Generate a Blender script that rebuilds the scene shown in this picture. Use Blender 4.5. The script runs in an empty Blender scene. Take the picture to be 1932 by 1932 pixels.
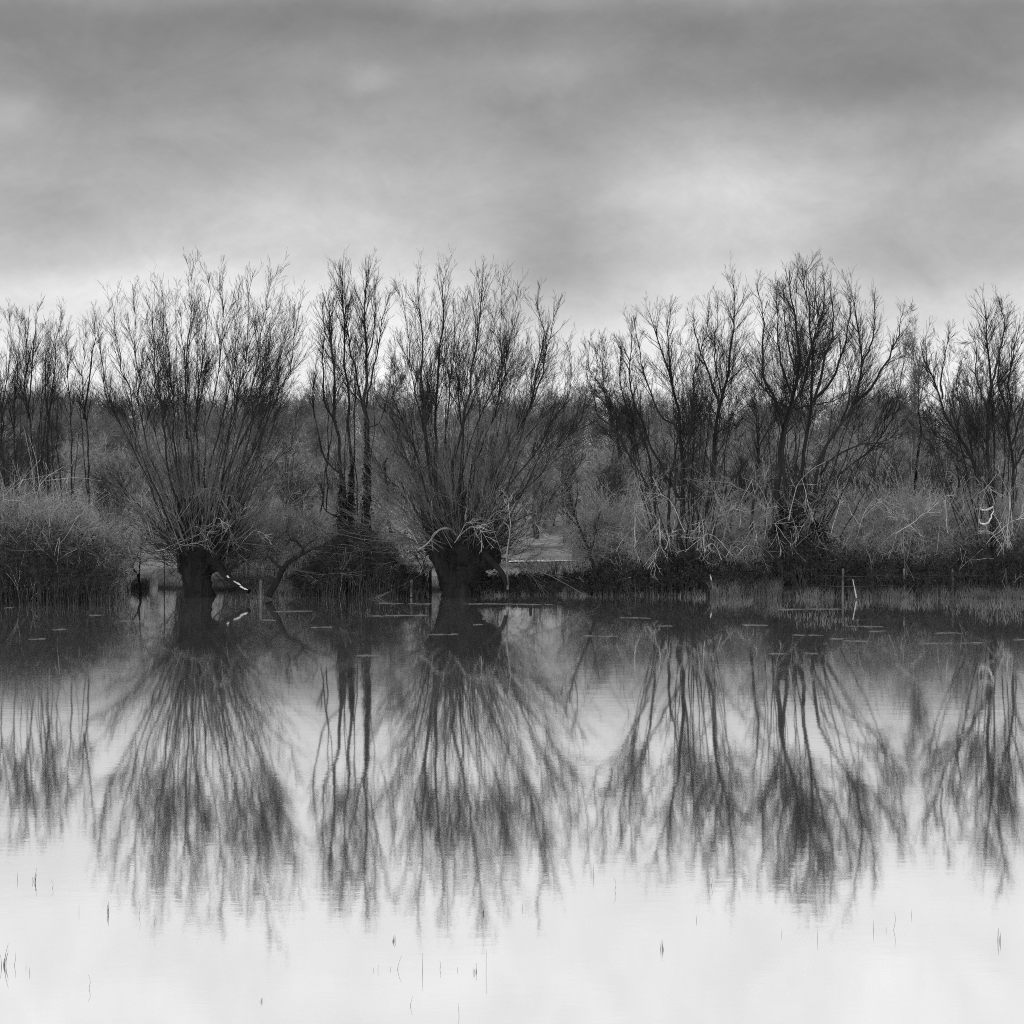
import bpy, math, random
import numpy as np

rng = np.random.default_rng(7)
random.seed(7)
PI = math.pi
C = bpy.context.scene.collection
# ------------------------------------------------------------------ camera model
# lengths in metres; a photo point (u, v) is on a 1932 x 1932 grid
FOC, VH, CAMH = 4136.0, 640.0, 9.38


def at(u, v, D):
    return np.array([(u - 966.0) / FOC * D, D, CAMH - (v - VH) / FOC * D])


def on_water(u, v):
    D = CAMH * FOC / (v - VH)
    return np.array([(u - 966.0) / FOC * D, D, 0.0])


# ------------------------------------------------------------------ materials
def grey(v):
    return (v, v, v, 1.0)


def mat(name, a, b, scale=3.0, rough=0.85, stretch=(1, 1, 1), detail=4.0):
    m = bpy.data.materials.new(name)
    m.use_nodes = True
    nt = m.node_tree
    n, l = nt.nodes, nt.links
    p = n['Principled BSDF']
    p.inputs['Roughness'].default_value = rough
    p.inputs['Specular IOR Level'].default_value = 0.2
    tc = n.new('ShaderNodeTexCoord')
    mp = n.new('ShaderNodeMapping')
    mp.inputs['Scale'].default_value = stretch
    nz = n.new('ShaderNodeTexNoise')
    nz.inputs['Scale'].default_value = scale
    nz.inputs['Detail'].default_value = detail
    nz.inputs['Roughness'].default_value = 0.65
    rp = n.new('ShaderNodeValToRGB')
    rp.color_ramp.elements[0].position = 0.32
    rp.color_ramp.elements[0].color = grey(a)
    rp.color_ramp.elements[1].position = 0.68
    rp.color_ramp.elements[1].color = grey(b)
    l.new(tc.outputs['Object'], mp.inputs['Vector'])
    l.new(mp.outputs['Vector'], nz.inputs['Vector'])
    l.new(nz.outputs['Fac'], rp.inputs['Fac'])
    l.new(rp.outputs['Color'], p.inputs['Base Color'])
    if name == 'willow_bark':
        n4 = n.new('ShaderNodeTexNoise'); n4.inputs['Scale'].default_value = 9.0; n4.inputs['Detail'].default_value = 6
        m4 = n.new('ShaderNodeMapping'); m4.inputs['Scale'].default_value = (1, 1, .18)
        l.new(tc.outputs['Object'], m4.inputs[0]); l.new(m4.outputs[0], n4.inputs['Vector'])
        bp = n.new('ShaderNodeBump'); bp.inputs['Distance'].default_value = .16
        l.new(n4.outputs['Fac'], bp.inputs['Height']); l.new(bp.outputs[0], p.inputs['Normal'])
    return m


M = dict(
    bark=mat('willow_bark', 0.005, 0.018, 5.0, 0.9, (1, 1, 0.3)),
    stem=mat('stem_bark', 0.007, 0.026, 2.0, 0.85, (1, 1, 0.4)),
    stem_pale=mat('pale_stem_bark', 0.08, 0.28, 2.0, 0.85, (1, 1, 0.4)),
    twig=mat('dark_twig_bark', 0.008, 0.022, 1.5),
    twig_grey=mat('grey_twig_bark', 0.07, 0.26, 0.9),
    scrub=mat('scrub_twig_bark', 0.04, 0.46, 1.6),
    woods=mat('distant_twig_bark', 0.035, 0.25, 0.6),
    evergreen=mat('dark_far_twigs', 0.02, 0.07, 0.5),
    cane=mat('bramble_cane', 0.015, 0.07, 2.5),
    cane_pale=mat('pale_cane', 0.09, 0.40, 2.0),
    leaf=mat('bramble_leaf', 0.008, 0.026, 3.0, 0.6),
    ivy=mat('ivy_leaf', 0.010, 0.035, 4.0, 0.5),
    dead=mat('weathered_dead_wood', 0.18, 0.58, 3.0),
    white=mat('bleached_wood', 0.25, 0.75, 9.0),
    straw=mat('dry_grass_blade', 0.06, 0.22, 1.2),
    litter=mat('floating_straw', 0.07, 0.18, 4.0),
    post=mat('fence_post_wood', 0.05, 0.14, 8.0, 0.9, (1, 1, 0.2)),
    wire=mat('fence_wire_metal', 0.05, 0.10, 5.0, 0.5),
    strip=mat('pale_strip_surface', 0.5, 0.85, 2.0, 0.95),
    shoot=mat('young_shoot_bark', 0.025, 0.16, 0.8),
    stalk=mat('reed_stalk_skin', 0.04, 0.11, 8.0),
)


# ------------------------------------------------------------------ mesh tools
class Geo:
    """Collects tubes and leaf faces and links them as ONE mesh object."""

    def __init__(self):
        self.v, self.q, self.n = [], [], 0

    def tubes(self, c, r, S=3):
        N, K, _ = c.shape
        if N == 0:
            return self
        t = np.gradient(c, axis=1)
        t /= np.linalg.norm(t, axis=2, keepdims=True) + 1e-9
        ref = rng.normal(size=(N, 1, 3))
        tm = t.mean(axis=1, keepdims=True)
        bad = np.abs((ref * tm).sum(2)) > 0.9 * np.linalg.norm(ref, axis=2) * np.linalg.norm(tm, axis=2)
        ref[bad[:, 0], 0] = np.roll(ref[bad[:, 0], 0], 1, axis=1) + np.array([0.3, -0.7, 0.2])
        e1 = ref - (ref * t).sum(2, keepdims=True) * t
        e1 /= np.linalg.norm(e1, axis=2, keepdims=True) + 1e-9
        e2 = np.cross(t, e1)
        a = np.arange(S) * 2 * PI / S
        ring = (c[:, :, None] + r[:, :, None, None] * (np.cos(a)[None, None, :, None] * e1[:, :, None]
                                                      + np.sin(a)[None, None, :, None] * e2[:, :, None]))
        self.v.append(ring.reshape(-1, 3).astype(np.float32))
        base = self.n + (np.arange(N) * K * S)[:, None, None]
        k = (np.arange(K - 1) * S)[None, :, None]
        j = np.arange(S)[None, None, :]
        jn = (np.arange(S) + 1) % S
        jn = jn[None, None, :]
        q = np.stack([base + k + j, base + k + jn, base + k + S + jn, base + k + S + j], axis=-1)
        self.q.append(q.reshape(-1, 4).astype(np.int32))
        self.n += N * K * S
        return self

    def leaves(self, p, size, tilt=1.0):
        N = len(p)
        a = rng.normal(size=(N, 3)); a[:, 2] *= tilt
        a /= np.linalg.norm(a, axis=1, keepdims=True)
        b = np.cross(a, rng.normal(size=(N, 3)))
        b /= np.linalg.norm(b, axis=1, keepdims=True) + 1e-9
        s = size * rng.uniform(0.6, 1.3, (N, 1))
        nrm = np.cross(a, b)
        v = np.stack([p - a * s, p + b * s * 0.55 + nrm * s * 0.12, p + a * s, p - b * s * 0.55 + nrm * s * 0.12], axis=1)
        self.v.append(v.reshape(-1, 3).astype(np.float32))
        self.q.append((self.n + np.arange(N * 4)).reshape(-1, 4).astype(np.int32))
        self.n += N * 4
        return self

    def build(self, name, m, parent=None, smooth=True, origin=None):
        V = np.concatenate(self.v)
        Q = np.concatenate(self.q)
        o0 = np.zeros(3)
        if parent is not None:
            o0 = np.array(root_of(parent).location)
        elif origin is not None:
            o0 = np.array(origin)
        V = (V - o0).astype(np.float32)
        me = bpy.data.meshes.new(name)
        me.vertices.add(len(V)); me.vertices.foreach_set('co', V.ravel())
        me.loops.add(Q.size); me.loops.foreach_set('vertex_index', Q.ravel())
        me.polygons.add(len(Q))
        me.polygons.foreach_set('loop_start', np.arange(0, Q.size, 4, dtype=np.int32))
        me.polygons.foreach_set('loop_total', np.full(len(Q), 4, dtype=np.int32))
        if smooth:
            me.polygons.foreach_set('use_smooth', np.ones(len(Q), dtype=bool))
        me.update(calc_edges=True)
        me.materials.append(m)
        o = bpy.data.objects.new(name, me)
        C.objects.link(o)
        if parent is not None:
            o.parent = parent
        else:
            o.location = tuple(o0)
        return o


def root_of(o):
    while o.parent is not None:
        o = o.parent
    return o


def thing(name, label, cat, loc, group=None):
    o = bpy.data.objects.new(name, None)
    o.empty_display_size = 0.3
    C.objects.link(o)
    o.location = tuple(float(x) for x in loc)
    return tag(o, label, cat, group)


def tag(o, label, cat, group=None):
    o['label'] = label
    o['category'] = cat
    if group:
        o['group'] = group
    return o


def spline(pts, K):
    """Catmull-Rom through pts, resampled evenly to K points."""
    p = np.asarray(pts, float)
    if len(p) == 2:
        return p[0] + (p[1] - p[0]) * np.linspace(0, 1, K)[:, None]
    q = np.vstack([2 * p[0] - p[1], p, 2 * p[-1] - p[-2]])
    out = []
    for i in range(len(p) - 1):
        a, b, c, d = q[i:i + 4]
        t = np.linspace(0, 1, 16, endpoint=False)[:, None]
        out.append(0.5 * (2 * b + (c - a) * t + (2 * a - 5 * b + 4 * c - d) * t ** 2 + (3 * b - a - 3 * c + d) * t ** 3))
    s = np.vstack(out + [p[-1:]])
    L = np.r_[0, np.cumsum(np.linalg.norm(np.diff(s, axis=0), axis=1))]
    w = np.linspace(0, L[-1], K)
    return np.stack([np.interp(w, L, s[:, i]) for i in range(3)], axis=1)


def wiggle(c, amp):
    """Gentle kinks growing from the base of each curve."""
    N, K, _ = c.shape
    w = rng.normal(size=(N, K, 3)) * amp
    w[:, 0] = 0
    L = np.linalg.norm(np.diff(c, axis=1), axis=2).sum(1)[:, None, None]
    return c + w * L / K


def grow(par, prad, n, t=(0.3, 1.0), frac=(0.3, 0.5), taper=0.7, ang=(22, 38), up=0.25, K=4, rmax=0.02, rtip=0.3,
         wig=0.12, lmin=0.12, tpow=1.0, rrat=0.65):
    """Child curves leaving every parent curve: vectorised."""
    N, KP, _ = par.shape
    cnt = np.full(N, n) if np.isscalar(n) else np.asarray(n)
    idx = np.repeat(np.arange(N), cnt)
    m = len(idx)
    if m == 0:
        return np.zeros((0, K, 3)), np.zeros((0, K))
    tt = t[0] + (t[1] - t[0]) * rng.uniform(0, 1, m) ** tpow
    f = tt * (KP - 1)
    i = np.minimum(f.astype(int), KP - 2)
    w = (f - i)[:, None]
    p = par[idx, i] * (1 - w) + par[idx, i + 1] * w
    tan = par[idx, i + 1] - par[idx, i]
    tan /= np.linalg.norm(tan, axis=1, keepdims=True) + 1e-9
    plen = np.linalg.norm(np.diff(par, axis=1), axis=2).sum(1)[idx]
    rp = prad[idx, i] * (1 - w[:, 0]) + prad[idx, i + 1] * w[:, 0]
    L = np.maximum(plen * rng.uniform(frac[0], frac[1], m) * (1.0 - taper * np.clip((tt - t[0]) / max(1e-6, t[1] - t[0]), 0, 1)), lmin)
    R = rng.normal(size=(m, 3))
    R -= (R * tan).sum(1, keepdims=True) * tan
    R /= np.linalg.norm(R, axis=1, keepdims=True) + 1e-9
    th = np.radians(rng.uniform(ang[0], ang[1], m))[:, None]
    d = tan * np.cos(th) + R * np.sin(th)
    c = np.zeros((m, K, 3))
    c[:, 0] = p
    seg = (L / (K - 1))[:, None]
    for k in range(1, K):
        c[:, k] = c[:, k - 1] + d * seg
        d = d + np.array([0, 0, up]) + rng.normal(size=(m, 3)) * wig
        d /= np.linalg.norm(d, axis=1, keepdims=True) + 1e-9
    r0 = np.minimum(rmax, rp * rrat)
    r = r0[:, None] * np.linspace(1, rtip, K)[None]
    return c, r


# ------------------------------------------------------------------ ground shape
BANK_U = np.array([-4000, 0, 130, 200, 340, 430, 520, 700, 800, 840, 900, 1100, 1350, 1932, 6000])
BANK_D = np.array([79.0, 79.0, 79.0, 82.0, 82.2, 81.4, 80.4, 80.4, 81.2, 81.3, 80.5, 80.6, 79.9, 79.3, 79.0])


def bank_y(x):
    u = x / 80.5 * FOC + 966
    return np.interp(u, BANK_U, BANK_D) + 0.22 * np.sin(x * 1.7) + 0.14 * np.sin(x * 4.3 + 1) + 0.08 * np.sin(x * 9.1)


def ground_z(x, y):
    d = y - bank_y(x)
    z = np.where(d < 0, np.maximum(d * 0.25, -0.9), np.interp(d, [0, 0.35, 1.2, 4, 60], [0, 0.10, 0.24, 0.36, 0.5]))
    z = z + np.where(d > 0, np.where(y < 84, 0.02 * np.sin(x * 2.3 + y) + 0.02 * np.sin(y * 1.9 - x * 0.7), 0), 0)
    return z + np.interp(y, [185, 260, 420, 700, 1600], [0, -5.0, -16.0, -36.0, -90.0])


def make_ground():
    xs = np.unique(np.r_[np.linspace(-900, -60, 30), np.arange(-60, 60.01, 0.35), np.linspace(60, 900, 30)])
    ys = np.unique(np.r_[-80, -20, 20, 50, np.arange(70, 76, 1.0), np.arange(76, 92, 0.22), np.arange(92, 130, .6), np.arange(130, 200, 2.5), np.arange(200, 460, 12), 700, 1100, 1600])
    X, Y = np.meshgrid(xs, ys)
    Z = ground_z(X, Y)
    g = Geo()
    g.v.append(np.stack([X, Y, Z], -1).reshape(-1, 3))
    nx, ny = len(xs), len(ys)
    i = (np.arange(ny - 1)[:, None] * nx + np.arange(nx - 1)[None]).ravel()
    g.q.append(np.stack([i, i + 1, i + nx + 1, i + nx], 1).astype(np.int32))
    m = bpy.data.materials.new('field_and_mud')
    m.use_nodes = True
    n, l = m.node_tree.nodes, m.node_tree.links
    p = n['Principled BSDF']; p.inputs['Roughness'].default_value = 0.95; p.inputs['Specular IOR Level'].default_value = 0.1
    ge = n.new('ShaderNodeNewGeometry')
    nz = n.new('ShaderNodeTexNoise'); nz.inputs['Scale'].default_value = 0.35; nz.inputs['Detail'].default_value = 8
    n2 = n.new('ShaderNodeTexNoise'); n2.inputs['Scale'].default_value = 3.0; n2.inputs['Detail'].default_value = 6
    for q in (nz, n2):
        l.new(ge.outputs['Position'], q.inputs['Vector'])
    r1 = n.new('ShaderNodeValToRGB')
    r1.color_ramp.elements[0].position = 0.35; r1.color_ramp.elements[0].color = grey(0.15)
    r1.color_ramp.elements[1].position = 0.65; r1.color_ramp.elements[1].color = grey(0.4)
    l.new(nz.outputs['Fac'], r1.inputs['Fac'])
    mx = n.new('ShaderNodeMix'); mx.data_type = 'RGBA'; mx.blend_type = 'MULTIPLY'; mx.inputs[0].default_value = 0.6
    l.new(r1.outputs['Color'], mx.inputs[6]); l.new(n2.outputs['Fac'], mx.inputs[7])
    sx = n.new('ShaderNodeSeparateXYZ'); l.new(ge.outputs['Position'], sx.inputs[0])
    mr = n.new('ShaderNodeMapRange'); mr.inputs[1].default_value = 0.08; mr.inputs[2].default_value = 0.22
    l.new(sx.outputs['Z'], mr.inputs[0])
    m2 = n.new('ShaderNodeMix'); m2.data_type = 'RGBA'
    m2.inputs[6].default_value = grey(0.03)
    l.new(mr.outputs[0], m2.inputs[0]); l.new(mx.outputs[2], m2.inputs[7])
    l.new(m2.outputs[2], p.inputs['Base Color'])
    g.n = len(X.ravel())
    o = g.build('ground', m)
    o['kind'] = 'structure'


def water_material():
    m = bpy.data.materials.new('still_flood_water')
    m.use_nodes = True
    n, l = m.node_tree.nodes, m.node_tree.links
    n.remove(n['Principled BSDF'])
    out = n['Material Output']
    ge = n.new('ShaderNodeNewGeometry')
    # gentle ripples, crests lying across the view
    mp = n.new('ShaderNodeMapping'); mp.inputs['Scale'].default_value = (0.45, 1.0, 1.0)
    l.new(ge.outputs['Position'], mp.inputs['Vector'])
    n1 = n.new('ShaderNodeTexNoise'); n1.inputs['Scale'].default_value = 1.9; n1.inputs['Detail'].default_value = 4.0; n1.inputs['Roughness'].default_value = 0.6
    n2 = n.new('ShaderNodeTexNoise'); n2.inputs['Scale'].default_value = 0.10; n2.inputs['Detail'].default_value = 2.0
    l.new(mp.outputs[0], n1.inputs['Vector']); l.new(mp.outputs[0], n2.inputs['Vector'])
    am = n.new('ShaderNodeMapRange'); am.inputs[1].default_value = 0.35; am.inputs[2].default_value = 0.7
    am.inputs[3].default_value = 0.35; am.inputs[4].default_value = 1.0
    l.new(n2.outputs['Fac'], am.inputs[0])
    mu = n.new('ShaderNodeMath'); mu.operation = 'MULTIPLY'
    l.new(n1.outputs['Fac'], mu.inputs[0]); l.new(am.outputs[0], mu.inputs[1])
    bp = n.new('ShaderNodeBump'); bp.inputs['Strength'].default_value = 1.0; bp.inputs['Distance'].default_value = 0.0017
    l.new(mu.outputs[0], bp.inputs['Height'])
    gl = n.new('ShaderNodeBsdfGlossy'); gl.inputs['Roughness'].default_value = 0.042; gl.inputs['Color'].default_value = grey(0.98)
    df = n.new('ShaderNodeBsdfDiffuse'); df.inputs['Color'].default_value = grey(0.18)
    l.new(bp.outputs[0], gl.inputs['Normal'])
    fr = n.new('ShaderNodeFresnel'); fr.inputs['IOR'].default_value = 1.33
    pw = n.new('ShaderNodeMapRange'); pw.inputs[1].default_value = 0.15; pw.inputs[2].default_value = 0.55
    pw.inputs[3].default_value = 0.87; pw.inputs[4].default_value = 0.95
    l.new(fr.outputs[0], pw.inputs[0])
    mx = n.new('ShaderNodeMixShader')
    l.new(pw.outputs[0], mx.inputs[0]); l.new(df.outputs[0], mx.inputs[1]); l.new(gl.outputs[0], mx.inputs[2])
    l.new(mx.outputs[0], out.inputs['Surface'])
    return m


def make_water():
    wm = water_material()
    g = Geo()
    g.v.append(np.array([[-250, -80, 0], [250, -80, 0], [250, 86, 0], [-250, 86, 0]], float)); g.q.append(np.array([[0, 1, 2, 3]], np.int32)); g.n = 4
    o = g.build('water', wm, smooth=False); o['kind'] = 'structure'
    # narrow strip of very pale ground across the field beyond the bank
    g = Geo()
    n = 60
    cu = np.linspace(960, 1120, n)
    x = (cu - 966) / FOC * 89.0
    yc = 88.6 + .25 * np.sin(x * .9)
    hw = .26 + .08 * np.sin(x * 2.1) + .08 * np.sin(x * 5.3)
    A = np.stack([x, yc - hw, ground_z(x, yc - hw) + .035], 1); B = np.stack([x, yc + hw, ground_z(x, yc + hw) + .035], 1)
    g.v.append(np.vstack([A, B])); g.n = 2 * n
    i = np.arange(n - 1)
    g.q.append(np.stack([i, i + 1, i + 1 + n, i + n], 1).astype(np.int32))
    o = g.build('pale_strip', M['strip']); o['kind'] = 'structure'


make_ground()
make_water()


# ------------------------------------------------------------------ trees
def c1(x, y): return (x * .375, 453 + y * .375)
def c2(x, y): return (483 + x * .375, 453 + y * .375)
def c3(x, y): return (966 + x * .375, 453 + y * .375)
def c4(x, y): return (1328 + x * .375, 453 + y * .375)


def stem3d(pts, D0, dD, K=14):
    """pts in the photo grid; the stem leans away from depth D0 by dD towards its tip."""
    n = len(pts)
    out = []
    z0, z1 = pts[0][1], pts[-1][1]
    for i, (u, v) in enumerate(pts):
        t = i / (n - 1)
        out.append(at(u, v + (12 if v < 760 else 0) * t, D0 + dD * t ** 0.9))
    return spline(out, K)


def make_tree(name, label, base_uvD, stems, cat='tree', trunk=None, stem_mat='stem', twig_mat='twig', fill=None, dens=1.0,
              rb=0.05, pale=None, group=None, spread=2.5, t0=0.42, twig_r=1.1, extra=None, b_ang=(14, 31), b_frac=(0.14, 0.29)):
    u, v, D = base_uvD
    b = at(u, v, D)
    b[2] = max(min(b[2], float(ground_z(b[0], b[1]))), -0.3)
    root = thing(name, label, cat, b, group)
    if trunk is not None:
        g = Geo()
        for pts, radii in trunk:
            c = spline([at(pu, pv, pd) for pu, pv, pd in pts], 26)
            r = np.interp(np.linspace(0, 1, 26), np.linspace(0, 1, len(radii)), radii)
            S = 22
            tmp = Geo(); tmp.tubes(c[None], r[None], S)
            V = tmp.v[0].astype(float)
            ctr = np.repeat(c, S, axis=0)
            dirn = V - ctr
            ang = np.tile(np.arange(S) * 2 * PI / S, 26)
            hh = np.repeat(np.arange(26), S)
            rough = 1 + 0.13 * np.sin(3 * ang + hh * 0.35) + 0.08 * np.sin(7 * ang - hh * 0.3) + 0.07 * rng.normal(size=len(V))
            tmp.v[0] = (ctr + dirn * rough[:, None]).astype(np.float32)
            g.v.append(tmp.v[0]); g.q.append(tmp.q[0] + g.n); g.n += tmp.n
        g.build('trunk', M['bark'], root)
    allc, allr = [], []
    for s in stems:
        pts, r0 = (s[0], s[1]) if isinstance(s, tuple) and len(s) == 2 and isinstance(s[0], list) else (s, rb)
        r0 = r0 * .8
        dD = rng.uniform(-spread, spread)
        c = stem3d(pts, D, dD)
        c = wiggle(c[None], 0.075)[0]
        K = len(c)
        r = np.maximum(r0 * np.linspace(1, 0.05, K) ** 0.8, .006)
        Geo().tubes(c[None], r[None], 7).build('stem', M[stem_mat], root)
        allc.append(c); allr.append(r)
    if fill:
        nf, (hu, hv, hw, hh), env, drop = fill
        eu, ev = np.array([e[0] for e in env]), np.array([e[1] for e in env])
        fc, frd = [], []
        for k in range(nf):
            tu = rng.uniform(eu[0], eu[-1])
            tv = np.interp(tu, eu, ev) + abs(rng.normal()) * drop
            q = (tu - eu[0]) / (eu[-1] - eu[0]) - 0.5
            bu = hu + hw * q + rng.normal() * hw * 0.12
            bv = hv + rng.uniform(-hh, hh) * 0.5
            mu_ = bu + (tu - bu) * 0.55 + rng.normal() * 8
            mv_ = bv + (tv - bv) * 0.48 + rng.normal() * 12
            dD = rng.uniform(-spread, spread) * 1.15
            c = stem3d([(bu, bv), (mu_, mv_), (tu, tv)], D + rng.normal() * 0.3, dD)
            fc.append(c); frd.append(rb * rng.uniform(0.35, 0.65) * np.maximum(np.linspace(1, 0.08, 14), .1))
        fc, frd = wiggle(np.array(fc), 0.05), np.array(frd)
        Geo().tubes(fc, frd, 4).build('withies', M[stem_mat], root)['kind'] = 'stuff'
    g = Geo()

    def crown(P, R, dn, tt0):
        plen = np.linalg.norm(np.diff(P, axis=1), axis=2).sum(1)
        n1 = np.maximum(3, (plen * 3.7 * dn).astype(int))
        a, ar = grow(P, R, n1, (tt0, 0.985), b_frac, 0.62, b_ang, 0.05, 6, 0.013, 0.25, 0.05, 0.38, 0.95)
        bl = np.linalg.norm(np.diff(a, axis=1), axis=2).sum(1)
        b2, b2r = grow(a, ar, np.maximum(3, (bl * 5.4).astype(int)), (0.15, 0.98), (0.3, 0.55), 0.6, (14, 32), 0.05, 4, 0.0055, 0.4, 0.05, 0.3)
        tl = np.linalg.norm(np.diff(b2, axis=1), axis=2).sum(1)
        d3, d3r = grow(b2, b2r, np.maximum(2, (tl * 7.5).astype(int)), (0.1, 1.0), (0.4, 0.85), 0.4, (12, 28), 0.05, 3, 0.0034, 0.5, 0.06, 0.18, rrat=0.8)
        e, er = grow(P, R, max(3, int(12 * dn)), (0.8, 0.99), (0.035, 0.06), 0.5, (8, 24), 0.05, 4, 0.005, 0.35, 0.05, 0.35, rrat=1.0)
        g.tubes(a, ar * twig_r, 4).tubes(b2, np.maximum(b2r, 0.003) * twig_r, 3).tubes(d3, np.maximum(d3r, 0.0026) * twig_r, 3).tubes(e, np.maximum(er, .0035) * twig_r, 3)

    crown(np.array(allc), np.array(allr), dens, t0)
    if fill:
        crown(fc, frd, dens * .36, .48)
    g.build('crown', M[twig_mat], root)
    if pale:
        for (nn, (hu, hv, hw, hh), reach, fall, pm) in pale:
            cs = []
            hw, reach = hw * 1.5, reach * .8
            for k in range(nn):
                bu, bv = hu + rng.uniform(-hw, hw), hv + rng.uniform(-hh, hh)
                s = rng.uniform(-1, 1)
                tu = bu + s * reach * rng.uniform(0.4, 1)
                mv_ = bv - rng.uniform(10, 90)
                tv = bv + rng.uniform(-120, 10) + fall * rng.uniform(0, 1)
                cs.append(stem3d([(bu, bv), ((bu + tu) / 2, mv_), (tu, tv)], D - 0.6 + rng.normal() * .5, rng.uniform(-2.2, 0.6), 8))
            cs = wiggle(np.array(cs), 0.07)
            cr = rng.uniform(0.008, 0.018, (len(cs), 1)) * np.linspace(1, 0.3, 8)[None]
            f1, f1r = grow(cs, cr, 7, (0.3, 1), (0.2, 0.45), 0.4, (20, 50), 0.0, 4, 0.008, 0.5, 0.12, 0.2)
            f2, f2r = grow(f1, f1r, 4, (0.2, 1), (0.3, 0.6), 0.4, (20, 50), 0.02, 3, 0.005, 0.5, 0.1, 0.12)
            f1r = np.maximum(f1r, .006)
            Geo().tubes(cs, cr, 4).tubes(f1, f1r, 3).tubes(f2, np.maximum(f2r, .003), 3).build('dead_branches', M[pm], root)['kind'] = 'stuff'
    if extra:
        extra(root)
    return root


W = 'bare willows along the flooded bank'

# left-hand stand behind the brushwood
make_tree('bare_tree', 'slender bare grey stems rising above the pale brushwood at far left of the bank', (60, 1090, 86),
          [[c1(20, 1350), c1(15, 900), c1(50, 560), c1(45, 340)], [c1(200, 1350), c1(150, 900), c1(130, 650), c1(150, 300)],
           [c1(90, 1350), c1(70, 900), c1(100, 600), c1(95, 400)], [c1(140, 900), c1(165, 600), c1(190, 300)],
           [c1(-40, 1300), c1(-30, 800), c1(-10, 420)]], dens=1.0, rb=0.045, group=W, spread=2.0,
          fill=(10, (50, 950, 70, 60), [(-20, 620), (30, 590), (75, 570), (130, 620)], 40))
make_tree('bare_tree', 'thin forked bare tree between the far left stems and the wide pollard', (105, 1090, 87),
          [[c1(240, 1300), c1(240, 1000), c1(260, 720), c1(310, 340)], [c1(250, 950), c1(225, 700), c1(240, 480)],
           [c1(360, 1350), c1(360, 980), c1(340, 650), c1(335, 420)], [c1(450, 1350), c1(440, 950), c1(410, 700), c1(430, 430)],
           [c1(420, 900), c1(460, 600), c1(480, 350)]], dens=0.95, rb=0.055, group=W, spread=2.0,
          fill=(6, (130, 950, 90, 60), [(85, 650), (120, 600), (185, 600)], 40))

# --- wide pollard
B_st = [[c1(850, 1490), c1(690, 1080), c1(530, 760), c1(490, 360)], [c1(870, 1460), c1(700, 1050), c1(660, 830), c1(600, 560), c1(570, 260)],
        [c1(900, 1440), c1(760, 1100), c1(710, 850), c1(690, 600), c1(650, 185)], [c1(920, 1430), c1(850, 1150), c1(815, 800), c1(790, 560), c1(740, 250)],
        [c1(935, 1410), c1(885, 1100), c1(868, 700), c1(835, 430), c1(820, 220)], [c1(950, 1410), c1(942, 1000), c1(945, 600), c1(955, 350), c1(965, 105)],
        [c1(965, 1420), c1(982, 950), c1(1020, 570), c1(1050, 300), c1(1045, 145)], [c1(990, 1410), c1(1060, 900), c1(1110, 550), c1(1120, 350), c1(1105, 130)],
        [c1(1010, 1410), c1(1100, 950), c1(1170, 640), c1(1190, 400), c1(1190, 230)], [c1(1030, 1410), c1(1140, 1000), c1(1230, 620), c1(1250, 400), c1(1270, 130)],
        [c1(1050, 1410), c1(1200, 1000), c1(1290, 640), c1(1320, 420), c1(1370, 150)], [c1(1080, 1400), c1(1240, 960), c1(1330, 620), c1(1380, 420), c1(1410, 260)],
        [c1(1100, 1410), c1(1300, 1000), c1(1400, 760), c1(1470, 580), c1(1500, 265)], [c1(1110, 1430), c1(1350, 1150), c1(1455, 1040), c1(1490, 880)],
        [c1(840, 1490), c1(640, 1280), c1(480, 1190), c1(340, 1170)], [c1(940, 1000), c1(930, 650), c1(905, 330)], [c1(860, 1000), c1(780, 700), c1(770, 400), c1(760, 280)]]


def head_sprouts(root, hu, hv, hw, hh, D, n):
    u, v = hu + rng.normal(size=n) * hw * .5, hv + rng.normal(size=n) * hh * .5
    b = np.stack([(u - 966) / FOC * D, np.full(n, D) + rng.normal(size=n) * .5, CAMH - (v - VH) / FOC * D], 1)
    ctr = at(hu, hv + hh, D)
    d = (b - ctr) + rng.normal(size=(n, 3)) * .5
    d /= np.linalg.norm(d, axis=1, keepdims=True)
    L = rng.uniform(.3, 1.2, (n, 1, 1))
    t = np.linspace(0, 1, 5)[None, :, None]
    c = b[:, None] + d[:, None] * L * t + np.array([0, 0, 1]) * t ** 2 * L * rng.uniform(-.6, .9, (n, 1, 1))
    c = wiggle(c, .1)
    r = np.full((n, 1), .008) * np.linspace(1, .4, 5)[None]
    a, ar = grow(c, r, 4, (.2, 1), (.25, .5), .3, (20, 50), 0, 3, .005, .5, .1, .15, rrat=.9)
    Geo().tubes(c, r, 4).tubes(a, ar, 3).build('sprouts', M['stem'], root)['kind'] = 'stuff'


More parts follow.
